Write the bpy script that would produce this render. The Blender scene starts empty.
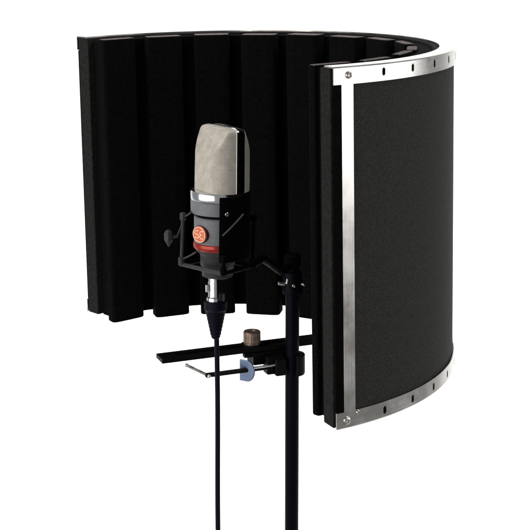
import bpy, bmesh, math, random
from math import sin, cos, tan, pi, atan2, sqrt, radians
from mathutils import Vector, Matrix, Euler

random.seed(7)
S = bpy.context.scene
COL = S.collection

# ------------------------------------------------------------------ camera
F, PITCH, CY = 1323.84, 0.157, 138.65       # focal length / principal row, in pixels of a 530 px frame
Z0 = 1.45                                   # height of the shield's top rim above the floor
CAM = Vector((0, 0, Z0 + 0.1119))
FWD = Vector((0, cos(PITCH), -sin(PITCH)))
cd = bpy.data.cameras.new('camera'); cam = bpy.data.objects.new('camera', cd); COL.objects.link(cam)
cam.location = CAM; cam.rotation_euler = (pi/2 - PITCH, 0, 0)
cd.sensor_width = 36; cd.lens = F / 530 * 36
cd.shift_y = -(265 - CY) / 530
cd.clip_start = 0.05; cd.clip_end = 100
S.camera = cam

def ray(px, py):
    a, b = (px - 265) / F, (CY - py) / F
    return Vector((a, cos(PITCH) + b * sin(PITCH), -sin(PITCH) + b * cos(PITCH)))
def at_y(px, py, y):
    d = ray(px, py); return CAM + d * (y / d.y)
def at_z(px, py, z):
    d = ray(px, py); return CAM + d * ((z - CAM.z) / d.z)
def proj(P):
    q = P - CAM; d = q.dot(FWD); v = q.y * sin(PITCH) + q.z * cos(PITCH)
    return 265 + F * q.x / d, CY - F * v / d

# ------------------------------------------------------------------ materials
def mat(name, base, rough=0.5, metal=0.0, spec=0.5):
    m = bpy.data.materials.new(name); m.use_nodes = True
    b = m.node_tree.nodes['Principled BSDF']
    b.inputs['Base Color'].default_value = (*base, 1)
    b.inputs['Roughness'].default_value = rough
    b.inputs['Metallic'].default_value = metal
    b.inputs['Specular IOR Level'].default_value = spec
    return m, m.node_tree.nodes, m.node_tree.links, b
def noise_var(m, scale, lo, hi, target, coord='Object', detail=4, stretch=None):
    nt = m.node_tree; N, L = nt.nodes, nt.links; b = N['Principled BSDF']
    tc = N.new('ShaderNodeTexCoord'); src = tc.outputs[coord]
    if stretch:
        mp = N.new('ShaderNodeMapping'); mp.inputs['Scale'].default_value = stretch
        L.new(src, mp.inputs['Vector']); src = mp.outputs['Vector']
    n = N.new('ShaderNodeTexNoise'); n.inputs['Scale'].default_value = scale; n.inputs['Detail'].default_value = detail
    L.new(src, n.inputs['Vector'])
    if target == 'color':
        r = N.new('ShaderNodeValToRGB'); r.color_ramp.elements[0].color = (*lo, 1); r.color_ramp.elements[1].color = (*hi, 1)
        r.color_ramp.elements[0].position = .3; r.color_ramp.elements[1].position = .7
        L.new(n.outputs['Fac'], r.inputs['Fac']); L.new(r.outputs['Color'], b.inputs['Base Color'])
    elif target == 'rough':
        r = N.new('ShaderNodeMapRange'); r.inputs['From Min'].default_value = .3; r.inputs['From Max'].default_value = .7
        r.inputs['To Min'].default_value = lo; r.inputs['To Max'].default_value = hi
        L.new(n.outputs['Fac'], r.inputs['Value']); L.new(r.outputs['Result'], b.inputs['Roughness'])
    else:
        bp = N.new('ShaderNodeBump'); bp.inputs['Strength'].default_value = lo; bp.inputs['Distance'].default_value = hi
        L.new(n.outputs['Fac'], bp.inputs['Height']); L.new(bp.outputs['Normal'], b.inputs['Normal'])

foam, *_ = mat('foam', (.016, .016, .015), .9, 0, .12)
noise_var(foam, 300, (.008, .008, .008), (.020, .0195, .0185), 'color', detail=8); noise_var(foam, 420, .5, .0010, 'bump')
rib_m, *_ = mat('rib_foam', (.003, .003, .003), .92, 0, .06)
noise_var(rib_m, 380, (.0007, .0007, .0007), (.0038, .0038, .0037), 'color', detail=8); noise_var(rib_m, 900, .6, .0008, 'bump', detail=6)
lit_top, *_ = mat('lit_rib_top', (.10, .085, .08), .9, 0, .15)  # paler brown for rib tops: light from above put into the colour
noise_var(lit_top, 260, (.10, .084, .079), (.19, .16, .152), 'color', detail=6); noise_var(lit_top, 500, .5, .0008, 'bump')
felt, *_ = mat('felt', (.003, .003, .003), .95, 0, .05)
noise_var(felt, 300, .4, .001, 'bump')
trim, *_ = mat('rubber_trim', (.0015, .0015, .0015), .8, 0, .03); noise_var(trim, 150, .5, .75, 'rough')
def brushed(name, uvscale):
    m, N, L, b = mat(name, (.63, .61, .58), .24, 1)
    tc = N.new('ShaderNodeTexCoord'); mp = N.new('ShaderNodeMapping'); mp.inputs['Scale'].default_value = uvscale; L.new(tc.outputs['UV'], mp.inputs['Vector'])
    n1 = N.new('ShaderNodeTexNoise'); n1.inputs['Scale'].default_value = 1; n1.inputs['Detail'].default_value = 5; L.new(mp.outputs['Vector'], n1.inputs['Vector'])
    n2 = N.new('ShaderNodeTexNoise'); n2.inputs['Scale'].default_value = 38; n2.inputs['Detail'].default_value = 7; L.new(tc.outputs['Object'], n2.inputs['Vector'])
    ad = N.new('ShaderNodeMath'); ad.operation = 'ADD'; L.new(n1.outputs['Fac'], ad.inputs[0]); L.new(n2.outputs['Fac'], ad.inputs[1])
    mr = N.new('ShaderNodeMapRange'); mr.inputs['From Min'].default_value = .7; mr.inputs['From Max'].default_value = 1.3; mr.inputs['To Min'].default_value = .15; mr.inputs['To Max'].default_value = .34
    L.new(ad.outputs[0], mr.inputs['Value']); L.new(mr.outputs['Result'], b.inputs['Roughness'])
    cr = N.new('ShaderNodeValToRGB'); cr.color_ramp.elements[0].position = .38; cr.color_ramp.elements[0].color = (.54, .51, .475, 1); cr.color_ramp.elements[1].position = .6; cr.color_ramp.elements[1].color = (.67, .655, .63, 1)
    L.new(n2.outputs['Fac'], cr.inputs['Fac']); L.new(cr.outputs['Color'], b.inputs['Base Color'])
    bp = N.new('ShaderNodeBump'); bp.inputs['Strength'].default_value = .06; bp.inputs['Distance'].default_value = .0002; L.new(n1.outputs['Fac'], bp.inputs['Height']); L.new(bp.outputs['Normal'], b.inputs['Normal'])
    return m
alu = brushed('aluminium', (14, 1600, 1)); alu_v = brushed('aluminium_upright', (1600, 14, 1))
chrome, *_ = mat('chrome', (.82, .83, .85), .15, 1); noise_var(chrome, 120, .12, .20, 'rough')
steel, *_ = mat('worn_steel', (.55, .53, .50), .3, 1); noise_var(steel, 160, .2, .42, 'rough')
zinc, *_ = mat('blued_zinc', (.16, .21, .32), .36, .9); noise_var(zinc, 90, .25, .45, 'rough')
bronze, *_ = mat('bronze_knob', (.36, .25, .19), .42, .8); noise_var(bronze, 140, (.17, .115, .09), (.34, .25, .195), 'color')
blackm, *_ = mat('black_paint', (.0025, .0025, .003), .45, 0, .10); noise_var(blackm, 220, .35, .55, 'rough'); noise_var(blackm, 500, .12, .0006, 'bump')
pole_m, *_ = mat('black_tube', (.002, .002, .005), .5, 0, .06); noise_var(pole_m, 30, .35, .55, 'rough', stretch=(1, 1, .05))
cable_m, *_ = mat('black_cable', (.003, .003, .010), .6, 0, .1); noise_var(cable_m, 200, .42, .6, 'rough')
greyrub, *_ = mat('grey_body', (.18, .19, .21), .5, 0, .4); noise_var(greyrub, 300, (.150, .156, .172), (.182, .189, .207), 'color'); noise_var(greyrub, 900, .12, .0003, 'bump')
mountg, *_ = mat('mount_grey', (.026, .026, .027), .55, 0, .35); noise_var(mountg, 200, .45, .65, 'rough')
redm, *_ = mat('red_ring', (.34, .024, .014), .3, .35, .5); noise_var(redm, 80, .22, .38, 'rough')
orange, *_ = mat('orange_badge', (.72, .15, .06), .35, .3, .5); noise_var(orange, 400, (.72, .13, .05), (.88, .22, .095), 'color')
cream, *_ = mat('badge_mark', (.90, .62, .45), .35, .3, .5); noise_var(cream, 300, .3, .45, 'rough')
darkred, *_ = mat('badge_rim', (.13, .012, .008), .4, .2, .5); noise_var(darkred, 200, .3, .5, 'rough')
cord_m, *_ = mat('elastic_cord', (.06, .06, .06), .8, 0, .3); noise_var(cord_m, 900, .5, .0005, 'bump')

# perforated dark sheet: fine staggered holes drawn from the mesh's arc-length UVs
perf, N, L, b = mat('perforated_sheet', (.03, .03, .026), .75, 0, .15)
tc = N.new('ShaderNodeTexCoord')
mp = N.new('ShaderNodeMapping'); mp.inputs['Scale'].default_value = (820, 820, 820); mp.inputs['Rotation'].default_value = (0, 0, radians(45))
L.new(tc.outputs['UV'], mp.inputs['Vector'])
vo = N.new('ShaderNodeTexVoronoi'); vo.inputs['Randomness'].default_value = .4; vo.inputs['Scale'].default_value = 1
L.new(mp.outputs['Vector'], vo.inputs['Vector'])
cr = N.new('ShaderNodeValToRGB')
cr.color_ramp.elements[0].position = .26; cr.color_ramp.elements[0].color = (.004, .004, .004, 1)
cr.color_ramp.elements[1].position = .36; cr.color_ramp.elements[1].color = (.0255, .025, .0222, 1)
L.new(vo.outputs['Distance'], cr.inputs['Fac'])
nz = N.new('ShaderNodeTexNoise'); nz.inputs['Scale'].default_value = 560; nz.inputs['Detail'].default_value = 8; L.new(tc.outputs['Object'], nz.inputs['Vector'])
mr = N.new('ShaderNodeMapRange'); mr.inputs['From Min'].default_value = .3; mr.inputs['From Max'].default_value = .7; mr.inputs['To Min'].default_value = .62; mr.inputs['To Max'].default_value = 1.35
L.new(nz.outputs['Fac'], mr.inputs['Value'])
mx = N.new('ShaderNodeMix'); mx.data_type = 'RGBA'; mx.blend_type = 'MULTIPLY'; mx.inputs['Factor'].default_value = 1
L.new(cr.outputs['Color'], mx.inputs['A']); L.new(mr.outputs['Result'], mx.inputs['B']); L.new(mx.outputs['Result'], b.inputs['Base Color'])
bp = N.new('ShaderNodeBump'); bp.inputs['Strength'].default_value = .5; bp.inputs['Distance'].default_value = .0008
L.new(cr.outputs['Color'], bp.inputs['Height']); L.new(bp.outputs['Normal'], b.inputs['Normal'])

# woven wire mesh of the microphone head, from the mesh's arc-length UVs
mesh_m, N, L, b = mat('wire_mesh', (.6, .57, .5), .5, .45, .5)
tc = N.new('ShaderNodeTexCoord'); sx = N.new('ShaderNodeSeparateXYZ'); L.new(tc.outputs['UV'], sx.inputs['Vector'])
def M2(op, a, bb=None):
    n = N.new('ShaderNodeMath'); n.operation = op
    for i, v in enumerate((a, bb)):
        if v is None: continue
        if isinstance(v, (int, float)): n.inputs[i].default_value = v
        else: L.new(v, n.inputs[i])
    return n.outputs[0]
su = M2('ABSOLUTE', M2('SINE', M2('MULTIPLY', sx.outputs['X'], pi / .00125)))
sv = M2('ABSOLUTE', M2('SINE', M2('MULTIPLY', sx.outputs['Y'], pi / .00125)))
hole = M2('MULTIPLY', su, sv)                          # 1 in the middle of an opening, 0 on a wire
cr = N.new('ShaderNodeValToRGB')
cr.color_ramp.elements[0].position = .30; cr.color_ramp.elements[0].color = (.74, .68, .59, 1)
cr.color_ramp.elements[1].position = .80; cr.color_ramp.elements[1].color = (.15, .135, .115, 1)
L.new(hole, cr.inputs['Fac'])
nz = N.new('ShaderNodeTexNoise'); nz.inputs['Scale'].default_value = 130; nz.inputs['Detail'].default_value = 4; L.new(tc.outputs['Object'], nz.inputs['Vector'])
mr = N.new('ShaderNodeMapRange'); mr.inputs['From Min'].default_value = .3; mr.inputs['From Max'].default_value = .7; mr.inputs['To Min'].default_value = .85; mr.inputs['To Max'].default_value = 1.1
L.new(nz.outputs['Fac'], mr.inputs['Value'])
mx = N.new('ShaderNodeMix'); mx.data_type = 'RGBA'; mx.blend_type = 'MULTIPLY'; mx.inputs['Factor'].default_value = 1
L.new(cr.outputs['Color'], mx.inputs['A']); L.new(mr.outputs['Result'], mx.inputs['B']); L.new(mx.outputs['Result'], b.inputs['Base Color'])
bp = N.new('ShaderNodeBump'); bp.invert = True; bp.inputs['Strength'].default_value = .6; bp.inputs['Distance'].default_value = .0004
L.new(hole, bp.inputs['Height']); L.new(bp.outputs['Normal'], b.inputs['Normal'])

paper, *_ = mat('white_paper', (.88, .88, .88), .9, 0, .2); noise_var(paper, 3, (.86, .86, .86), (.90, .90, .90), 'color')

# ------------------------------------------------------------------ builders
def thing(name, label, cat, loc=(0, 0, 0)):
    o = bpy.data.objects.new(name, None); COL.objects.link(o)
    o.empty_display_size = .05
    o.location = loc; o['label'] = label; o['category'] = cat
    return o
def link(name, bm, m, parent=None, smooth=True, bevel=0, seg=2, autos=40):
    me = bpy.data.meshes.new(name)
    bmesh.ops.recalc_face_normals(bm, faces=bm.faces)
    bm.to_mesh(me); bm.free()
    me.materials.append(m)
    if smooth:
        for p in me.polygons: p.use_smooth = True
        me.set_sharp_from_angle(angle=radians(autos))
    o = bpy.data.objects.new(name, me); COL.objects.link(o)
    if parent: o.parent = parent
    if bevel:
        md = o.modifiers.new('bevel', 'BEVEL'); md.width = bevel; md.segments = seg; md.limit_method = 'ANGLE'; md.angle_limit = radians(35)
        md.harden_normals = True
    return o
def lathe(bm, prof, seg=64, M=None, cap=True):
    rings = []
    for r, z in prof:
        ring = []
        for i in range(seg):
            a = 2 * pi * i / seg; v = Vector((r * cos(a), r * sin(a), z))
            ring.append(bm.verts.new(M @ v if M else v))
        rings.append(ring)
    for A, B in zip(rings, rings[1:]):
        for i in range(seg):
            bm.faces.new((A[i], A[(i+1) % seg], B[(i+1) % seg], B[i]))
    if cap:
        bm.faces.new(rings[0][::-1]); bm.faces.new(rings[-1])
    return bm
def frame(a, b):
    d = (b - a).normalized(); q = d.to_track_quat('Z', 'Y')
    return Matrix.Translation(a) @ q.to_matrix().to_4x4(), (b - a).length
def rod(bm, a, b, r, seg=20, ch=None, r2=None):
    a, b = Vector(a), Vector(b); M, l = frame(a, b); r2 = r2 or r
    c = ch if ch is not None else min(r * .3, l * .2)
    return lathe(bm, [(r - c, 0), (r, c), (r2, l - c), (r2 - c, l)], seg, M)
def tube(bm, pts, r, seg=16):
    pts = [Vector(p) for p in pts]; rings = []
    up = Vector((0, 1, .01)).normalized()
    for i, p in enumerate(pts):
        d = (pts[min(i+1, len(pts)-1)] - pts[max(i-1, 0)]).normalized()
        x = d.cross(up).normalized(); y = d.cross(x)
        rings.append([bm.verts.new(p + (x * cos(2*pi*k/seg) + y * sin(2*pi*k/seg)) * r) for k in range(seg)])
    for A, B in zip(rings, rings[1:]):
        for i in range(seg): bm.faces.new((A[i], A[(i+1) % seg], B[(i+1) % seg], B[i]))
    bm.faces.new(rings[0][::-1]); bm.faces.new(rings[-1])
    return bm
def prism(bm, poly, lo, hi, M=None):
    """poly: list of 2-D points; extruded along local z from lo to hi"""
    A = [bm.verts.new((M or Matrix()) @ Vector((x, y, lo))) for x, y in poly]
    B = [bm.verts.new((M or Matrix()) @ Vector((x, y, hi))) for x, y in poly]
    n = len(poly)
    bm.faces.new(A[::-1]); bm.faces.new(B)
    for i in range(n): bm.faces.new((A[i], A[(i+1) % n], B[(i+1) % n], B[i]))
    return bm
def box(bm, M, sx, sy, sz):
    return prism(bm, [(-sx/2, -sy/2), (sx/2, -sy/2), (sx/2, sy/2), (-sx/2, sy/2)], -sz/2, sz/2, M)

# ------------------------------------------------------------------ backdrop: one white paper sweep
bm = bmesh.new()
prof = [(1.15, 0), (2.0, 0)] + [(2.0 + 1.1 * sin(a), 1.1 - 1.1 * cos(a)) for a in [pi/2*i/24 for i in range(1, 25)]] + [(3.1, 3.2)]
xs = [-3.2, 3.2]
rows = [[bm.verts.new((x, y, z)) for x in xs] for y, z in prof]
for A, B in zip(rows, rows[1:]):
    bm.faces.new((A[0], A[1], B[1], B[0]))
o = link('backdrop', bm, paper); o['kind'] = 'structure'

# ------------------------------------------------------------------ acoustic shield
R, H = 0.2295, 0.31
CX, CYc = -0.0454, 1.2772
AN, AL = -1.1098, 2.3304
root = thing('acoustic_shield', 'curved black acoustic shield with foam ribs inside, dark perforated outer skin and silvery metal rims', 'acoustic shield')
base = Vector((CX, CYc, Z0 - H))
ROLL = -0.0174
root.matrix_world = Matrix.Translation(CAM) @ Matrix.Rotation(ROLL, 4, FWD) @ Matrix.Translation(-CAM) @ Matrix.Translation(base)
def pol(r, t, z): return Vector((r * cos(t), r * sin(t), z))
def arcs(a, b, step=.02):
    n = max(1, int(abs(b - a) / step + .999)); return [a + (b - a) * i / n for i in range(n + 1)]

def sheet(name, thetas, prof, m, thick, skip=None, inward=True, bevel=0, parent=root):
    """surface swept along theta over profile [(r,z)], UV = arc length, then given thickness"""
    bm = bmesh.new(); uv = bm.loops.layers.uv.new('UVMap')
    g = [[bm.verts.new(pol(r, t, z)) for r, z in prof] for t in thetas]
    s = [0]
    for (r0, z0), (r1, z1) in zip(prof, prof[1:]): s.append(s[-1] + sqrt((r1-r0)**2 + (z1-z0)**2))
    for i in range(len(thetas) - 1):
        for j in range(len(prof) - 1):
            if skip and skip(i, j): continue
            f = bm.faces.new((g[i][j], g[i+1][j], g[i+1][j+1], g[i][j+1]))
            for lp, (a, c) in zip(f.loops, ((i, j), (i+1, j), (i+1, j+1), (i, j+1))):
                lp[uv].uv = (thetas[a] * R, s[c])
    for v in [v for v in bm.verts if not v.link_faces]: bm.verts.remove(v)
    me = bpy.data.meshes.new(name); bm.to_mesh(me); bm.free(); me.materials.append(m)
    for p in me.polygons: p.use_smooth = True
    me.set_sharp_from_angle(angle=radians(12))
    o = bpy.data.objects.new(name, me); COL.objects.link(o); o.parent = parent
    md = o.modifiers.new('thickness', 'SOLIDIFY'); md.thickness = thick; md.offset = -1
    es = o.modifiers.new('crisp_edges', 'EDGE_SPLIT'); es.split_angle = radians(14)
    if False:
        bv = o.modifiers.new('bevel', 'BEVEL'); bv.width = bevel; bv.segments = 2; bv.limit_method = 'ANGLE'; bv.angle_limit = radians(50)
    return o
def arcblock(bm, r0, r1, ta, tb, zlo, zhi, step=.02):
    ts = arcs(ta, tb, step); rings = []
    for t in ts:
        lo = zlo(t) if callable(zlo) else zlo
        rings.append([bm.verts.new(pol(r, t, z)) for r, z in ((r0, lo), (r1, lo), (r1, zhi), (r0, zhi))])
    for A, B in zip(rings, rings[1:]):
        for k in range(4): bm.faces.new((A[k], A[(k+1) % 4], B[(k+1) % 4], B[k]))
    bm.faces.new(rings[0][::-1]); bm.faces.new(rings[-1])
    return bm

# outer perforated skin
sheet('outer_skin', arcs(AN + .004, AL - .004), [(R - .0022, .0015), (R - .0022, H - .0015)], perf, .0014)
# metal rims: L-shaped, slotted
slots = [-.884 + .1655 * k for k in range(0, 19)]
def rim(name, top):
    hw = .00185 / R
    ts = set(arcs(AN, AL, .012))
    ts = {t for t in ts if all(abs(t - s) > hw + .003 for s in slots)}
    for s in slots: ts |= {s - hw, s - hw * .45, s + hw * .45, s + hw}
    ts = sorted(ts)
    Wd, Hb = .0158, .0148
    zc = .0072; sl = .0036
    wall = [0, zc - sl, zc - sl * .75, zc + sl * .75, zc + sl, Hb]           # from the outer rim edge inwards along the wall
    c = .0012
    prof = [(R - Wd, 0), (R - c, 0), (R - c*.3, c*.3), (R, c)] + [(R, w) for w in wall[1:]]
    if top: prof = [(r, H - z) for r, z in prof]
    else: prof = prof
    base_j = 3
    def skip(i, j):
        t = (ts[i] + ts[i+1]) / 2
        if not top and j == 0 and (t < AN + .04 or t > AL - .04): return True
        for s in slots:
            if abs(t - s) < hw:
                inner = abs(t - s) < hw * .45
                k = j - base_j          # wall cell index
                return k in ((1, 2, 3) if inner else (2,))
        return False
    if top: o = sheet(name, ts[::-1], prof, alu, .0013, lambda i, j: skip_rev(i, j, ts, skip))
    else:   o = sheet(name, ts, prof, alu, .0013, skip)
    return o
def skip_rev(i, j, ts, skip):
    return skip(len(ts) - 2 - i, j)
rim_t = rim('top_rim', True); rim_b = rim('bottom_rim', False)
def screw(parent, t, z, r=.0031, m=steel, hole=True, rr=R):
    bm = bmesh.new()
    M = Matrix.Translation(pol(rr, t, z)) @ pol(1, t, 0).to_track_quat('Z', 'Y').to_matrix().to_4x4()
    pr = [(r, -.0004), (r, .0007), (r * .86, .0014), (r * .5, .0018)]
    if hole: pr += [(r * .46, .0006), (.0001, .0004)]
    else: pr += [(.0001, .0019)]
    lathe(bm, pr, 24, M, cap=False)
    return link('screw', bm, m, parent, autos=50)
screw(rim_t, -1.0474, H - .0072); screw(rim_b, -1.066, .0072, .0036)
screw(rim_b, -1.018, .0125, .0020); screw(rim_t, AL - .06, H - .0072); screw(rim_b, AL - .045, .0072)
# vertical end strips, butted between the rims
for ta, tb in ((AN + .0345, AN + .0345 + .0505), (AL - .085, AL - .0345)):
    sheet('end_strip', arcs(ta, tb, .01), [(R - .0008, .0150), (R - .0008, H - .0150)], alu_v, .0013, bevel=.0003)
# black edging along both vertical ends
for ta, tb in ((AN + .001, AN + .033), (AL - .033, AL - .001)):
    bm = arcblock(bmesh.new(), R - .0030, R - .0012, ta, tb, .0152, H - .0152, .008)
    link('edge_trim', bm, trim, root, bevel=.0004)
# layered core
def drop(t): return -.0045 * max(0, min(1, (1.25 - abs(t - 1.35)) / .8))
bm = arcblock(bmesh.new(), R - .0215, R - .0042, AN - .005, AL + .005, .0005, H - .0016)
link('foam_backing', bm, foam, root, bevel=.0012)
bm = arcblock(bmesh.new(), R - .0362, R - .0218, AN + .030, AL - .026, lambda t: .001 + drop(t) * .75, H - .004)
link('felt_lining', bm, felt, root, bevel=.0008)
n = 12; tot = AL - AN; gap = .0715; wid = (tot - (n - 1) * gap) / n
for k in range(n):
    a = AN + k * (wid + gap); b2 = a + wid; tm = (a + b2) / 2
    t = .046 + .011 * max(0, min(1, (1.2 - abs(tm - 1.35)) / .9))
    r_in, r_out = R - t, R - .0360
    bm = bmesh.new()
    q = .006 / r_in
    poly = []
    for th in arcs(a + q * .3, b2 - q * .3, .03): poly.append(pol(r_out, th, 0))
    rc = .0045
    for i in range(6):
        ang = pi / 2 * i / 5
        poly.append(pol(r_in + rc - rc * sin(ang), b2 - rc / r_in * (1 - cos(ang)), 0))
    for th in arcs(b2 - rc / r_in - .01, a + rc / r_in + .01, .03): poly.append(pol(r_in - .0012 * (1 - ((th - tm) / (wid/2))**2), th, 0))
    for i in range(6):
        ang = pi / 2 * (5 - i) / 5
        poly.append(pol(r_in + rc - rc * sin(ang), a + rc / r_in * (1 - cos(ang)), 0))
    jz = random.uniform(-.0007, .0007)
    prism(bm, [(p.x, p.y) for p in poly], .0004 + drop(tm) * 1.75 + jz, H - .0012 + jz)
    bmesh.ops.remove_doubles(bm, verts=bm.verts, dist=1e-5)
    rb_ = link('foam_rib', bm, rib_m, root, bevel=.0016, seg=3, autos=45)
    rb_.data.materials.append(lit_top)
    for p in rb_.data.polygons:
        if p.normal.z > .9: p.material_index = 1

# ------------------------------------------------------------------ clamp bracket (slotted bar + pole clamp)
ZB = Z0 - .3205                     # top of the bar
A = at_z(156, 353.4, ZB); E1 = at_z(310, 334.3, ZB)
u = (E1 - A); u.z = 0; u.normalize(); v = Vector((u.y, -u.x, 0)); Zv = Vector((0, 0, 1))
BW, BT = .021, .0048
clamp = thing('clamp_bracket', 'black slotted flat bar with bronze thumb knob and screw clamp gripping the stand pole', 'clamp', (0, 0, 0))
org = A + v * (BW / 2); org.z = ZB  # centre of the bar's left end, top face
Lb = .268
clamp.location = org
clamp.rotation_euler = (0, 0, atan2(u.y, u.x))
# local frame of the clamp: x along bar, y = away from the camera (-v), z up
def L3(P):
    d = Vector(P) - org; return Vector((d.dot(u), -d.dot(v), d.z))
def s_at(px, off=0, z=ZB):          # distance along the bar where its line (offset off along v) crosses column px
    lo, hi = -.05, .4
    for _ in range(60):
        m_ = (lo + hi) / 2
        P = org + u * m_ + v * off; P.z = z
        if proj(P)[0] < px: lo = m_
        else: hi = m_
    return lo
RP = .0073                          # pole radius
poff = BW / 2 + RP + .0012
sp = s_at(292.1, poff, ZB - .03)
POLE = org + u * sp + v * poff
# bar with a long slot
bm = bmesh.new()
sl0, sl1, sw = .018, .150, .0032
def barbox(x0, x1, y0, y1): prism(bm, [(x0, y0), (x1, y0), (x1, y1), (x0, y1)], -BT, 0)
out = [(0, -BW/2), (Lb, -BW/2), (Lb, BW/2), (0, BW/2)]
inn = [(sl0, -sw), (sl1, -sw), (sl1, sw), (sl0, sw)]
vo_t = [bm.verts.new((x, y, 0)) for x, y in out]; vi_t = [bm.verts.new((x, y, 0)) for x, y in inn]
vo_b = [bm.verts.new((x, y, -BT)) for x, y in out]; vi_b = [bm.verts.new((x, y, -BT)) for x, y in inn]
for i in range(4):
    j = (i + 1) % 4
    bm.faces.new((vo_t[i], vo_t[j], vi_t[j], vi_t[i])); bm.faces.new((vo_b[j], vo_b[i], vi_b[i], vi_b[j]))
    bm.faces.new((vo_b[i], vo_b[j], vo_t[j], vo_t[i])); bm.faces.new((vi_t[i], vi_t[j], vi_b[j], vi_b[i]))
link('bar', bm, blackm, clamp, bevel=.0006)
# upright foot under the back of the shield
bm = bmesh.new(); box(bm, Matrix.Translation((Lb - .016, 0, .0052)), .026, .019, .0102)
link('mounting_foot', bm, blackm, clamp, bevel=.0008)
# thumb knob: plain barrel with fine knurl
ks = s_at(252, 0)
bm = bmesh.new(); seg = 48
pr = [(.0078, .0006), (.0088, .0016), (.0088, .0035), (.0092, .0040), (.0092, .0140), (.0086, .0150), (.0040, .0152), (.0035, .0146), (.0001, .0146)]
lathe(bm, pr, seg, Matrix.Translation((ks, 0, 0)), cap=False)
for vtx in bm.verts:
    d = Vector((vtx.co.x - ks, vtx.co.y)); 
    if d.length > .0089:
        a = atan2(d.y, d.x); k = round(a / (2*pi/seg)) % 2
        s_ = 1 - .025 * k; vtx.co.x = ks + d.x * s_; vtx.co.y = d.y * s_
kn = link('knob', bm, bronze, clamp, autos=25)
bm = bmesh.new(); lathe(bm, [(.0118, .0001), (.0118, .0012), (.0105, .0016)], 40, Matrix.Translation((ks, 0, 0)))
link('washer', bm, blackm, clamp)
# clamp body under the bar
py_ = -poff                                              # pole centre in local y
x0 = s_at(253, poff * .5, ZB - .02); x1 = s_at(304.5, poff, ZB - .03)
zc_ = L3(at_y(292, 364, POLE.y)).z                       # height of the screw at the pole
xm = s_at(269, poff * .5, ZB - .02)
bm = bmesh.new()
zt_, zl_ = -BT - .0003, zc_ + .0006
prism(bm, [(x0, zt_), (x0, zl_), (x1 - .004, zl_), (x1 - .004, zl_ + .0139), (xm + .004, zl_ + .0139), (xm, zt_)], -.0100, .0100,
      Matrix(((1, 0, 0, 0), (0, 0, -1, -.0015), (0, 1, 0, 0), (0, 0, 0, 1))))
link('clamp_body', bm, blackm, clamp, bevel=.0014, seg=3)
zc_ = L3(at_y(292, 364, POLE.y)).z                       # height of the screw at the pole
# fixed jaw: hook round the right side of the pole
bm = bmesh.new()
poly = [(sp + .0012, py_ + .013)]
for i in range(15):
    a = pi/2 - pi * i / 14; poly.append((sp + .0012 + .0125 * cos(a), py_ + .0125 * sin(a)))
for i in range(15):
    a = -pi/2 + pi * i / 14; poly.append((sp + .0078 * cos(a), py_ + .0078 * sin(a)))
poly.append((sp, py_ + .013))
poly = poly[1:-1]
prism(bm, poly, zc_ - .0105, zc_ + .0115)
link('fixed_jaw', bm, blackm, clamp, bevel=.0012)
bm = bmesh.new()
box(bm, Matrix.Translation((sp + .0005, py_ + .0150, zc_ + .0035)), .024, .0085, .026)
link('jaw_bridge', bm, blackm, clamp, bevel=.001)
# sliding jaw pad pressing on the pole's left side
bm = bmesh.new()
box(bm, Matrix.Translation((sp - .0150, py_ + .001, zc_)), .0125, .017, .0185)
link('sliding_jaw', bm, blackm, clamp, bevel=.0022, seg=3)
# end plate (rounded on one side), blue-grey
pc = s_at(247, poff, Z0 - .35)
bm = bmesh.new()
poly = [(-.0085, -.0125), (-.0085, .0105), (-.002, .0105)]
for i in range(13):
    a = pi/2 - pi * i / 12; poly.append((.000 + .0095 * cos(a), -.001 + .0115 * sin(a)))
poly.append((-.002, -.0125))
# plate's local X -> toward camera/right, Y -> up, Z -> along -bar (turned a little to face the viewer)
ang = radians(38)
ex = Vector((sin(ang), -cos(ang), 0)); ez = Vector((-cos(ang), -sin(ang), 0)); ey = Vector((0, 0, 1))
MP = Matrix.Translation((pc, py_, zc_)) @ Matrix((ex, ey, ez)).transposed().to_4x4()
prism(bm, poly, -.0011, .0011, MP)
link('end_plate', bm, zinc, clamp, bevel=.0008)
# arm from the end plate to the clamp body
bm = bmesh.new(); box(bm, Matrix.Translation(((pc + x0) / 2 + .006, py_ + .010, zc_ + .0125)), x0 - pc + .012, .007, .0042)
link('clamp_arm', bm, blackm, clamp, bevel=.0008)
# screw spindle
hs = s_at(205.5, poff, Z0 - .35)
bm = bmesh.new(); seg = 20; prof = [(.0016, 0), (.0026, .0010), (.0026, .006)]
x = .006; L_ = (sp - .021) - hs
while x < L_ - .002:
    prof += [(.0023, x), (.0027, x + .0005)]; x += .0010
prof += [(.0022, L_ - .001), (.0016, L_)]
MS, _ = frame(Vector((hs, py_, zc_)), Vector((hs + 1, py_, zc_)))
lathe(bm, prof, seg, MS)
link('clamp_screw', bm, blackm, clamp, autos=60)
bm = bmesh.new(); rod(bm, (pc + .004, py_ - .004, zc_ + .0030), (sp - .018, py_ - .004, zc_ + .0030), .0013); link('guide_rod', bm, chrome, clamp)
bm = bmesh.new(); box(bm, Matrix.Translation((sp - .019, py_ + .004, zc_ + .0015)), .020, .013, .019); link('screw_block', bm, blackm, clamp, bevel=.0015)
e2 = L3(at_y(186.5, 365.3, POLE.y + (hs - sp) * u.y + .026)); e1 = Vector((hs + .002, py_, zc_))
d = (e1 - e2).normalized()
bm = bmesh.new(); rod(bm, e2, e1 + d * .0035, .0017)
for P in (e2, e1 + d * .003): lathe(bm, [(.0001, -.0022), (.0016, -.0015), (.0022, 0), (.0016, .0015), (.0001, .0022)], 16, Matrix.Translation(P) @ d.to_track_quat('Z', 'Y').to_matrix().to_4x4(), cap=False)
link('handle', bm, steel, clamp)

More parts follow.
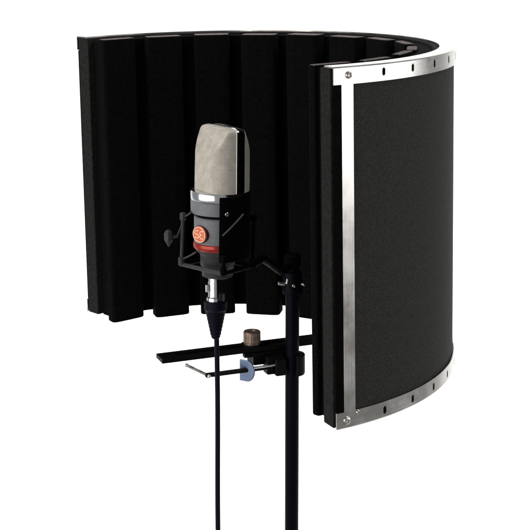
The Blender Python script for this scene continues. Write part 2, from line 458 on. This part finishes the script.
# ------------------------------------------------------------------ stand
stand = thing('microphone_stand', 'straight black microphone stand pole with a clutch collar just below its top', 'stand', (POLE.x, POLE.y, 0))
ztop = at_y(292, 259.5, POLE.y).z
bm = bmesh.new(); lathe(bm, [(RP - .001, .002), (RP, .003), (RP, ztop - .004), (RP - .001, ztop - .003)], 40)
link('pole', bm, pole_m, stand)
zk = at_y(292, 282, POLE.y).z
bm = bmesh.new(); lathe(bm, [(RP + .0003, zk - .013), (.0105, zk - .012), (.0112, zk - .004), (.0105, zk - .003), (.0105, zk + .006), (.0095, zk + .011), (RP + .0003, zk + .012)], 40)
col = link('clutch_collar', bm, pole_m, stand)
bm = bmesh.new()
rod(bm, (-.0075, -.0070, zk - .0005), (-.0150, -.0075, zk + .0008), .0016); rod(bm, (-.0062, -.0095, zk + .0005), (-.0052, -.0100, zk + .0062), .0013)
link('wing_bolt', bm, steel, col)
bm = bmesh.new(); rod(bm, (.001, -.0098, zk - .001), (.0012, -.0125, zk - .001), .0017); link('screw', bm, steel, col)
bm = bmesh.new(); rod(bm, (.009, -.004, zk - .001), (.0125, -.0055, zk - .001), .0018); link('screw', bm, steel, col)

# ------------------------------------------------------------------ microphone
YM = 1.24; PX = .000956
def zf(py, y=YM - .025): return at_y(217, py, y).z
zb = zf(281)
mx_ = at_y(217.5, 281, YM).x
mic = thing('microphone', 'upright studio microphone with beige mesh head, chrome ring, grey body and orange badge', 'microphone', (mx_, YM, zb))
mic.rotation_euler = (0, radians(1.0), 0)
FRONT = radians(-90 - 55)                        # azimuth the microphone faces
def zz(py): return zf(py) - zb
def ring_part(name, prof, m, parent=mic, seg=72, autos=35):
    bm = bmesh.new(); lathe(bm, [(r * PX, z) for r, z in prof], seg); return link(name, bm, m, parent, autos=autos)
# body, from the bottom up
ring_part('neck', [(13, zz(283)), (15.5, zz(282)), (16.5, zz(272)), (17.5, zz(270.5)), (17.5, zz(262)), (18.5, zz(259)), (21.5, zz(256.5)), (22.8, zz(254.2))], mountg)
ring_part('red_ring', [(22.6, zz(254.3)), (23.8, zz(253.6)), (24.6, zz(252)), (24.9, zz(250)), (24.5, zz(247.6)), (23.9, zz(247))], redm)
body = ring_part('body', [(23.7, zz(247.2)), (24.0, zz(246.4)), (24.2, zz(222)), (23.6, zz(221.2)), (23.0, zz(220.6))], greyrub)
ring_part('groove', [(22.6, zz(221)), (22.6, zz(217))], trim)
ring_part('collar', [(23, zz(217.9)), (26.8, zz(217.3)), (27.5, zz(216.4)), (27.9, zz(204.6)), (27.4, zz(203.9)), (25, zz(203.6))], greyrub)
ring_part('chrome_ring', [(26.5, zz(203.8)), (28.2, zz(203.3)), (28.6, zz(202.4)), (28.4, zz(195.4)), (27.8, zz(194.5)), (25.0, zz(194.2))], chrome)
# mesh head: rounded barrel cut by flats that slope in to a ridge at the top
RG = 27.6 * PX
HX = .0033; zg0 = zz(194.6); zg1 = at_y(222, 126.5, YM + .004).z - zb; HG = zg1 - zg0
def head_r(phi, h):
    """radius of the head at angle phi from its front, height fraction h"""
    c = abs(cos(phi))
    lim = .86 if h < .62 else .86 - (h - .62) / .38 * .50
    r = 1.0
    if c > 1e-3:
        k = lim / c
        r = (1 + k**-26) ** (-1/26.0) * k * 0 + (1 + k**-26) ** (-1/26.0) if k < 3 else 1.0
    top = max(0, (h - .93) / .07)
    r *= 1 - .085 * (1 - sqrt(max(0, 1 - top * top)))
    side = .03 * max(0, h - .2)
    return r * (1 - side) * RG
def head_shell(name, phis, m, dr=0, hs_=None):
    hs_ = hs_ or [i / 40 * .93 for i in range(41)] + [.93 + .07 * i / 8 for i in range(1, 9)]
    bm = bmesh.new(); uv = bm.loops.layers.uv.new('UVMap')
    g = []
    for h in hs_:
        g.append([bm.verts.new(Vector((cos(FRONT + p), sin(FRONT + p), 0)) * (head_r(p, h) + dr) + Vector((HX, 0, zg0 + h * HG))) for p in phis])
    for i in range(len(hs_) - 1):
        for j in range(len(phis) - 1):
            f = bm.faces.new((g[i][j], g[i][j+1], g[i+1][j+1], g[i+1][j]))
            for lp, (a, c) in zip(f.loops, ((i, j), (i, j+1), (i+1, j+1), (i+1, j))): lp[uv].uv = (phis[c] * RG, hs_[a] * HG)
    # lid: rows shrinking to the middle line of this half
    ring = g[-1]; prev = ring
    pm = (phis[0] + phis[-1]) / 2
    mid = (ring[0].co + ring[-1].co) / 2
    steps = 6
    for k in range(1, steps + 1):
        f_ = 1 - k / steps
        cur = [bm.verts.new(mid + (vv.co - mid) * f_ + Vector((0, 0, .0012 * (1 - f_ * f_)))) for vv in ring] if k < steps else None
        for j in range(len(phis) - 1):
            if cur: vs = (prev[j], prev[j+1], cur[j+1], cur[j])
            else:
                if j == 0: cv = bm.verts.new(mid + Vector((0, 0, .0012)))
                vs = (prev[j], prev[j+1], cv)
            f = bm.faces.new(vs)
            for lp in f.loops: lp[uv].uv = (lp.vert.co.x, lp.vert.co.y)
        prev = cur
    return link(name, bm, m, mic, autos=30)
gp = radians(12)                                  # half-width of the gap between the two halves
def span(a, b, n): return [a + (b - a) * i / n for i in range(n + 1)]
g1 = head_shell('front_grille', span(-pi/2 + gp, pi/2 - gp * .1, 70), mesh_m)
g2 = head_shell('rear_grille', span(pi/2 + gp * 1.7, 3*pi/2 - gp, 70), mesh_m)
# dark spacer between the halves
bm = bmesh.new(); ph = span(0, 2*pi, 96)
rows = []
for h in [i / 30 * .93 for i in range(31)] + [.93 + .065 * i / 6 for i in range(1, 7)]:
    rows.append([bm.verts.new(Vector((cos(FRONT + p), sin(FRONT + p), 0)) * (head_r(p, h) - .0016) + Vector((HX, 0, zg0 + h * HG - .0006))) for p in ph[:-1]])
for A_, B_ in zip(rows, rows[1:]):
    for i in range(96): bm.faces.new((A_[i], A_[(i+1) % 96], B_[(i+1) % 96], B_[i]))
bm.faces.new(rows[-1])
link('head_core', bm, trim, mic)
# bright metal edging of the two halves, right side then left side, running over the top
def edge_bar(p0, w=.0014):
    bm = bmesh.new()
    hs_ = [i / 24 * .93 for i in range(25)] + [.93 + .07 * i / 6 for i in range(1, 7)]
    rw = []
    for h in hs_:
        r = head_r(p0, h); er = Vector((cos(FRONT + p0), sin(FRONT + p0), 0)); et = Vector((-er.y, er.x, 0)); c = Vector((HX, 0, zg0 + h * HG))
        rw.append([bm.verts.new(er * (r + a) + et * b_ + c) for a, b_ in ((-.002, -w), (.0007, -w), (.0007, w), (-.002, w))])
    er = Vector((cos(FRONT + p0), sin(FRONT + p0), 0)); et = Vector((-er.y, er.x, 0))
    for x_ in (.8, .5, .25, 0.02):
        c = Vector((HX, 0, zg1 + .0006)); r = head_r(p0, 1)
        rw.append([bm.verts.new(er * (r * x_) + et * b_ + c + Vector((0, 0, a))) for a, b_ in ((-.001, -w), (.0009, -w), (.0009, w), (-.001, w))])
    for A_, B_ in zip(rw, rw[1:]):
        for k in range(4): bm.faces.new((A_[k], A_[(k+1) % 4], B_[(k+1) % 4], B_[k]))
    bm.faces.new(rw[0]); bm.faces.new(rw[-1])
    link('edge_bar', bm, chrome, mic, bevel=.0003)
edge_bar(pi/2 - gp * .1 + radians(1)); edge_bar(-pi/2 + gp)
# badge on the front of the body
bz = zz(236.6); rb = 24.1 * PX
BD = radians(-90 - 43); fd = Vector((cos(BD), sin(BD), 0))
MB = Matrix.Translation(Vector((0, 0, bz)) + fd * (rb - .0006)) @ Matrix((Vector((-fd.y, fd.x, 0)), Vector((0, 0, 1)), fd)).transposed().to_4x4()
def oval(rx, ry, n=48): return [(rx * cos(2*pi*i/n), ry * sin(2*pi*i/n)) for i in range(n)]
bm = bmesh.new(); prism(bm, oval(.0094, .0086), -.003, .0022, MB); badge = link('badge', bm, darkred, mic, bevel=.0005)
bm = bmesh.new(); prism(bm, oval(.0086, .0079), .0020, .0026, MB); link('badge_face', bm, orange, badge, bevel=.0002)
def strokes(bm, pts, r=.00062):
    tube(bm, [MB @ Vector((x_, y_, .0027)) for x_, y_ in pts], r, 8)
bm = bmesh.new()
strokes(bm, [(.0079 * cos(2*pi*i/40), .0072 * sin(2*pi*i/40)) for i in range(41)], .0006)
# rounded lettering, read as a soft "s" and "E" joined inside the oval
strokes(bm, [(-.0008 + .0026 * cos(a) - .0022, .0017 + .0018 * sin(a)) for a in span(radians(30), radians(270), 14)] +
            [(-.0030 + .0026 * cos(a), -.0019 + .0018 * sin(a)) for a in span(radians(90), radians(-150), 14)])
strokes(bm, [(.0036 + .0024 * cos(a), .0017 + .0018 * sin(a)) for a in span(radians(40), radians(270), 14)])
strokes(bm, [(.0036 + .0024 * cos(a), -.0019 + .0018 * sin(a)) for a in span(radians(90), radians(320), 14)])
link('badge_mark', bm, cream, badge)

# ------------------------------------------------------------------ shock mount
def mp(px, py, dy=0.0): return at_y(px, py, YM + dy)
sm = thing('shock_mount', 'black elastic shock mount cradling the studio microphone, with side rods and a pointed knob', 'shock mount', (mx_, YM, zf(272)))
o0 = Vector((mx_, YM, zf(272)))
def G(P): return P - o0
tops = [mp(183, 214, -.005), mp(224, 226, -.037), mp(254, 216, .006), mp(214, 208, .036)]
bots = [mp(181.5, 264, -.005), mp(223.5, 274, -.037), mp(252, 266, .006), mp(212, 258, .036)]
link_pts = bots + [bots[0]]
for i, (a, b_) in enumerate(zip(link_pts, link_pts[1:])):
    bm = bmesh.new(); rod(bm, G(a), G(b_), .0021)
    link('base_bar', bm, mountg if i == 0 else trim, sm)  # bars past the first are near-black: shade put into their colour
for i, (a, b_) in enumerate(zip(tops, bots)):
    if i == 1: b_, a = b_, b_ + (a - b_) * .35
    bm = bmesh.new(); rod(bm, G(b_), G(a), .0017)
    rod(bm, G(a) + Vector((0, 0, -.006)), G(a) + Vector((0, 0, .0015)), .0031)
    rod(bm, G(b_) + Vector((0, 0, -.0015)), G(b_) + Vector((0, 0, .007)), .0031)
    link('rod', bm, mountg if i == 0 else trim, sm)  # rods past the first also carry their shade as a near-black material
# curved black cradle plate hugging the microphone's front right side
bm = bmesh.new()
cen = Vector((mx_ + .0008, YM, 0)); ts = span(radians(-86), radians(35), 30)
zlo, zhi = zf(262), zf(197.0)
gi = [[bm.verts.new(G(Vector((cen.x + r * cos(t) + (z - zf(235)) * .0175, cen.y + r * sin(t), z)))) for r, z in ((.0286, zlo), (.0309, zlo), (.0309, zhi), (.0286, zhi))] for t in ts]
for A_, B_ in zip(gi, gi[1:]):
    for k in range(4): bm.faces.new((A_[k], A_[(k+1) % 4], B_[(k+1) % 4], B_[k]))
bm.faces.new(gi[0]); bm.faces.new(gi[-1])
cradle = link('cradle_plate', bm, trim, sm, bevel=.0008)
P = mp(226.6, 214.3, -.0305); bm = bmesh.new(); rod(bm, G(P), G(P + Vector((.0006, -.0016, 0))), .0019); link('screw', bm, steel, cradle)
# pointed knob on a stem
k0 = mp(168.6, 238, -.008); bm = bmesh.new()
lathe(bm, [(.0005, -.0085), (.0020, -.0055), (.0041, -.0020), (.0043, .0040), (.0034, .0066), (.0012, .0080)], 8, Matrix.Translation(G(k0)))
link('knob', bm, mountg, sm, autos=20)
bm = bmesh.new(); rod(bm, G(k0), G(mp(178, 236, -.006)), .0012); rod(bm, G(mp(177, 237, -.006)), G(mp(183, 222, -.005)), .0009); link('knob_stem', bm, mountg, sm)
# elastic cords
pairs = [(mp(222.5, 236, -.034), mp(243.5, 214, -.028)), (mp(183, 217, -.005), mp(191.5, 212, -.012)), (mp(182, 259, -.005), mp(196, 252, -.02)), (mp(253, 220, .006), mp(241, 232, -.002)), (mp(214, 212, .036), mp(212, 226, .024))]
for a, b_ in pairs:
    bm = bmesh.new(); tube(bm, [G(a + (b_ - a) * t) + Vector((0, 0, -.0006 * sin(pi * t))) for t in span(0, 1, 8)], .00085, 10); link('elastic_cord', bm, cord_m, sm)
# arm back to the top of the pole
bm = bmesh.new()
pt = Vector((POLE.x, POLE.y, ztop - .006)); qa = bots[2] + Vector((0, 0, .0005))
tube(bm, [G(qa), G(qa + Vector((.010, .030, 0))), G(pt + Vector((-.012, -.018, -.002))), G(pt)], .0042, 16)
lathe(bm, [(.0072, -.0025), (.0088, -.001), (.0088, .0100), (.0070, .0118)], 32, Matrix.Translation(G(Vector((POLE.x, POLE.y, ztop - .0055)))))
link('support_arm', bm, trim, sm)

# ------------------------------------------------------------------ cable
cb = thing('microphone_cable', 'thin black cable hanging straight down from a chrome plug under the microphone', 'cable', (at_y(215.5, 300, YM).x, YM, 0))
def zr(py): return at_y(215, py, YM - .01).z
def shell(name, prof, m, parent, dx=0, seg=40, x=None):
    bm = bmesh.new(); lathe(bm, [(r * PX, z) for r, z in prof], seg, Matrix.Translation((dx * PX, 0, 0))); return link(name, bm, m, parent)
con = shell('plug', [(7.6, zr(303.5)), (8.6, zr(303)), (8.6, zr(299.5)), (7.4, zr(299)), (6.9, zr(298)), (6.9, zr(284.5)), (6.3, zr(283.5)), (6.3, zr(279))], chrome, cb, -.6)
bm = bmesh.new(); box(bm, Matrix.Translation((-.0078, -.0040, (zr(286) + zr(293.5)) / 2)), .0030, .0042, zr(286) - zr(293.5)); link('latch', bm, chrome, con, bevel=.0006)
bm = bmesh.new(); box(bm, Matrix.Translation((.0080, -.0040, (zr(295) + zr(303)) / 2)), .0026, .0040, zr(295) - zr(303)); link('latch', bm, mountg, con, bevel=.0006)
bp_ = [(10.5, zr(303.2)), (11.6, zr(304.2)), (11.6, zr(311.5)), (10.6, zr(312.5))]
for k in range(7):
    y0 = 313 + k * 3.7; r0 = 10.4 - k * .78
    bp_ += [(r0, zr(y0)), (r0 - .3, zr(y0 + 2.4)), (r0 - 1.1, zr(y0 + 2.7)), (r0 - 1.1, zr(y0 + 3.5))]
bp_ += [(4.6, zr(340)), (3.4, zr(341.5))]
shell('strain_relief', bp_[::-1], cable_m, cb, 0)
bm = bmesh.new()
pts = []
for i in range(61):
    t = i / 60; z = zr(339) * (1 - t) + .004 * t
    pts.append((.0008 + .0006 * sin(t * 9) + .0004 * sin(t * 31), .0006 * sin(t * 13 + 1), z))
tube(bm, pts, .0025, 16); link('cord', bm, cable_m, cb)

# ------------------------------------------------------------------ lights
def area(name, loc, target, size, power, color=(1, 1, 1), sy=None, spread=180):
    ld = bpy.data.lights.new(name, 'AREA'); ld.energy = power; ld.color = color
    ld.size = size; ld.spread = radians(spread)
    if sy: ld.shape = 'RECTANGLE'; ld.size_y = sy
    o = bpy.data.objects.new(name, ld); COL.objects.link(o)
    o.location = loc; o.rotation_euler = (Vector(target) - Vector(loc)).to_track_quat('-Z', 'Y').to_euler()
    return o
area('backdrop_lamp', (-1.5, 1.6, 3.3), (-.2, 2.95, .7), 1.2, 21, spread=80)
area('backdrop_lamp', (1.5, 1.6, 3.3), (.2, 2.95, .7), 1.2, 21, spread=80)
area('key_softbox', (-1.40, .02, 1.30), (-.04, 1.24, 1.33), 2.3, 29, (1, .97, .93), 1.4)
area('side_softbox', (2.0, .68, 1.46), (.1, 1.15, 1.4), 2.0, 17, (1, .985, .97), .95)

w = bpy.data.worlds.new('World'); S.world = w; w.use_nodes = True
bg = w.node_tree.nodes['Background']; bg.inputs['Color'].default_value = (.97, .98, 1.0, 1); bg.inputs['Strength'].default_value = .25

S.view_settings.view_transform = 'Standard'; S.view_settings.look = 'None'
S.view_settings.exposure = 0; S.view_settings.gamma = 1
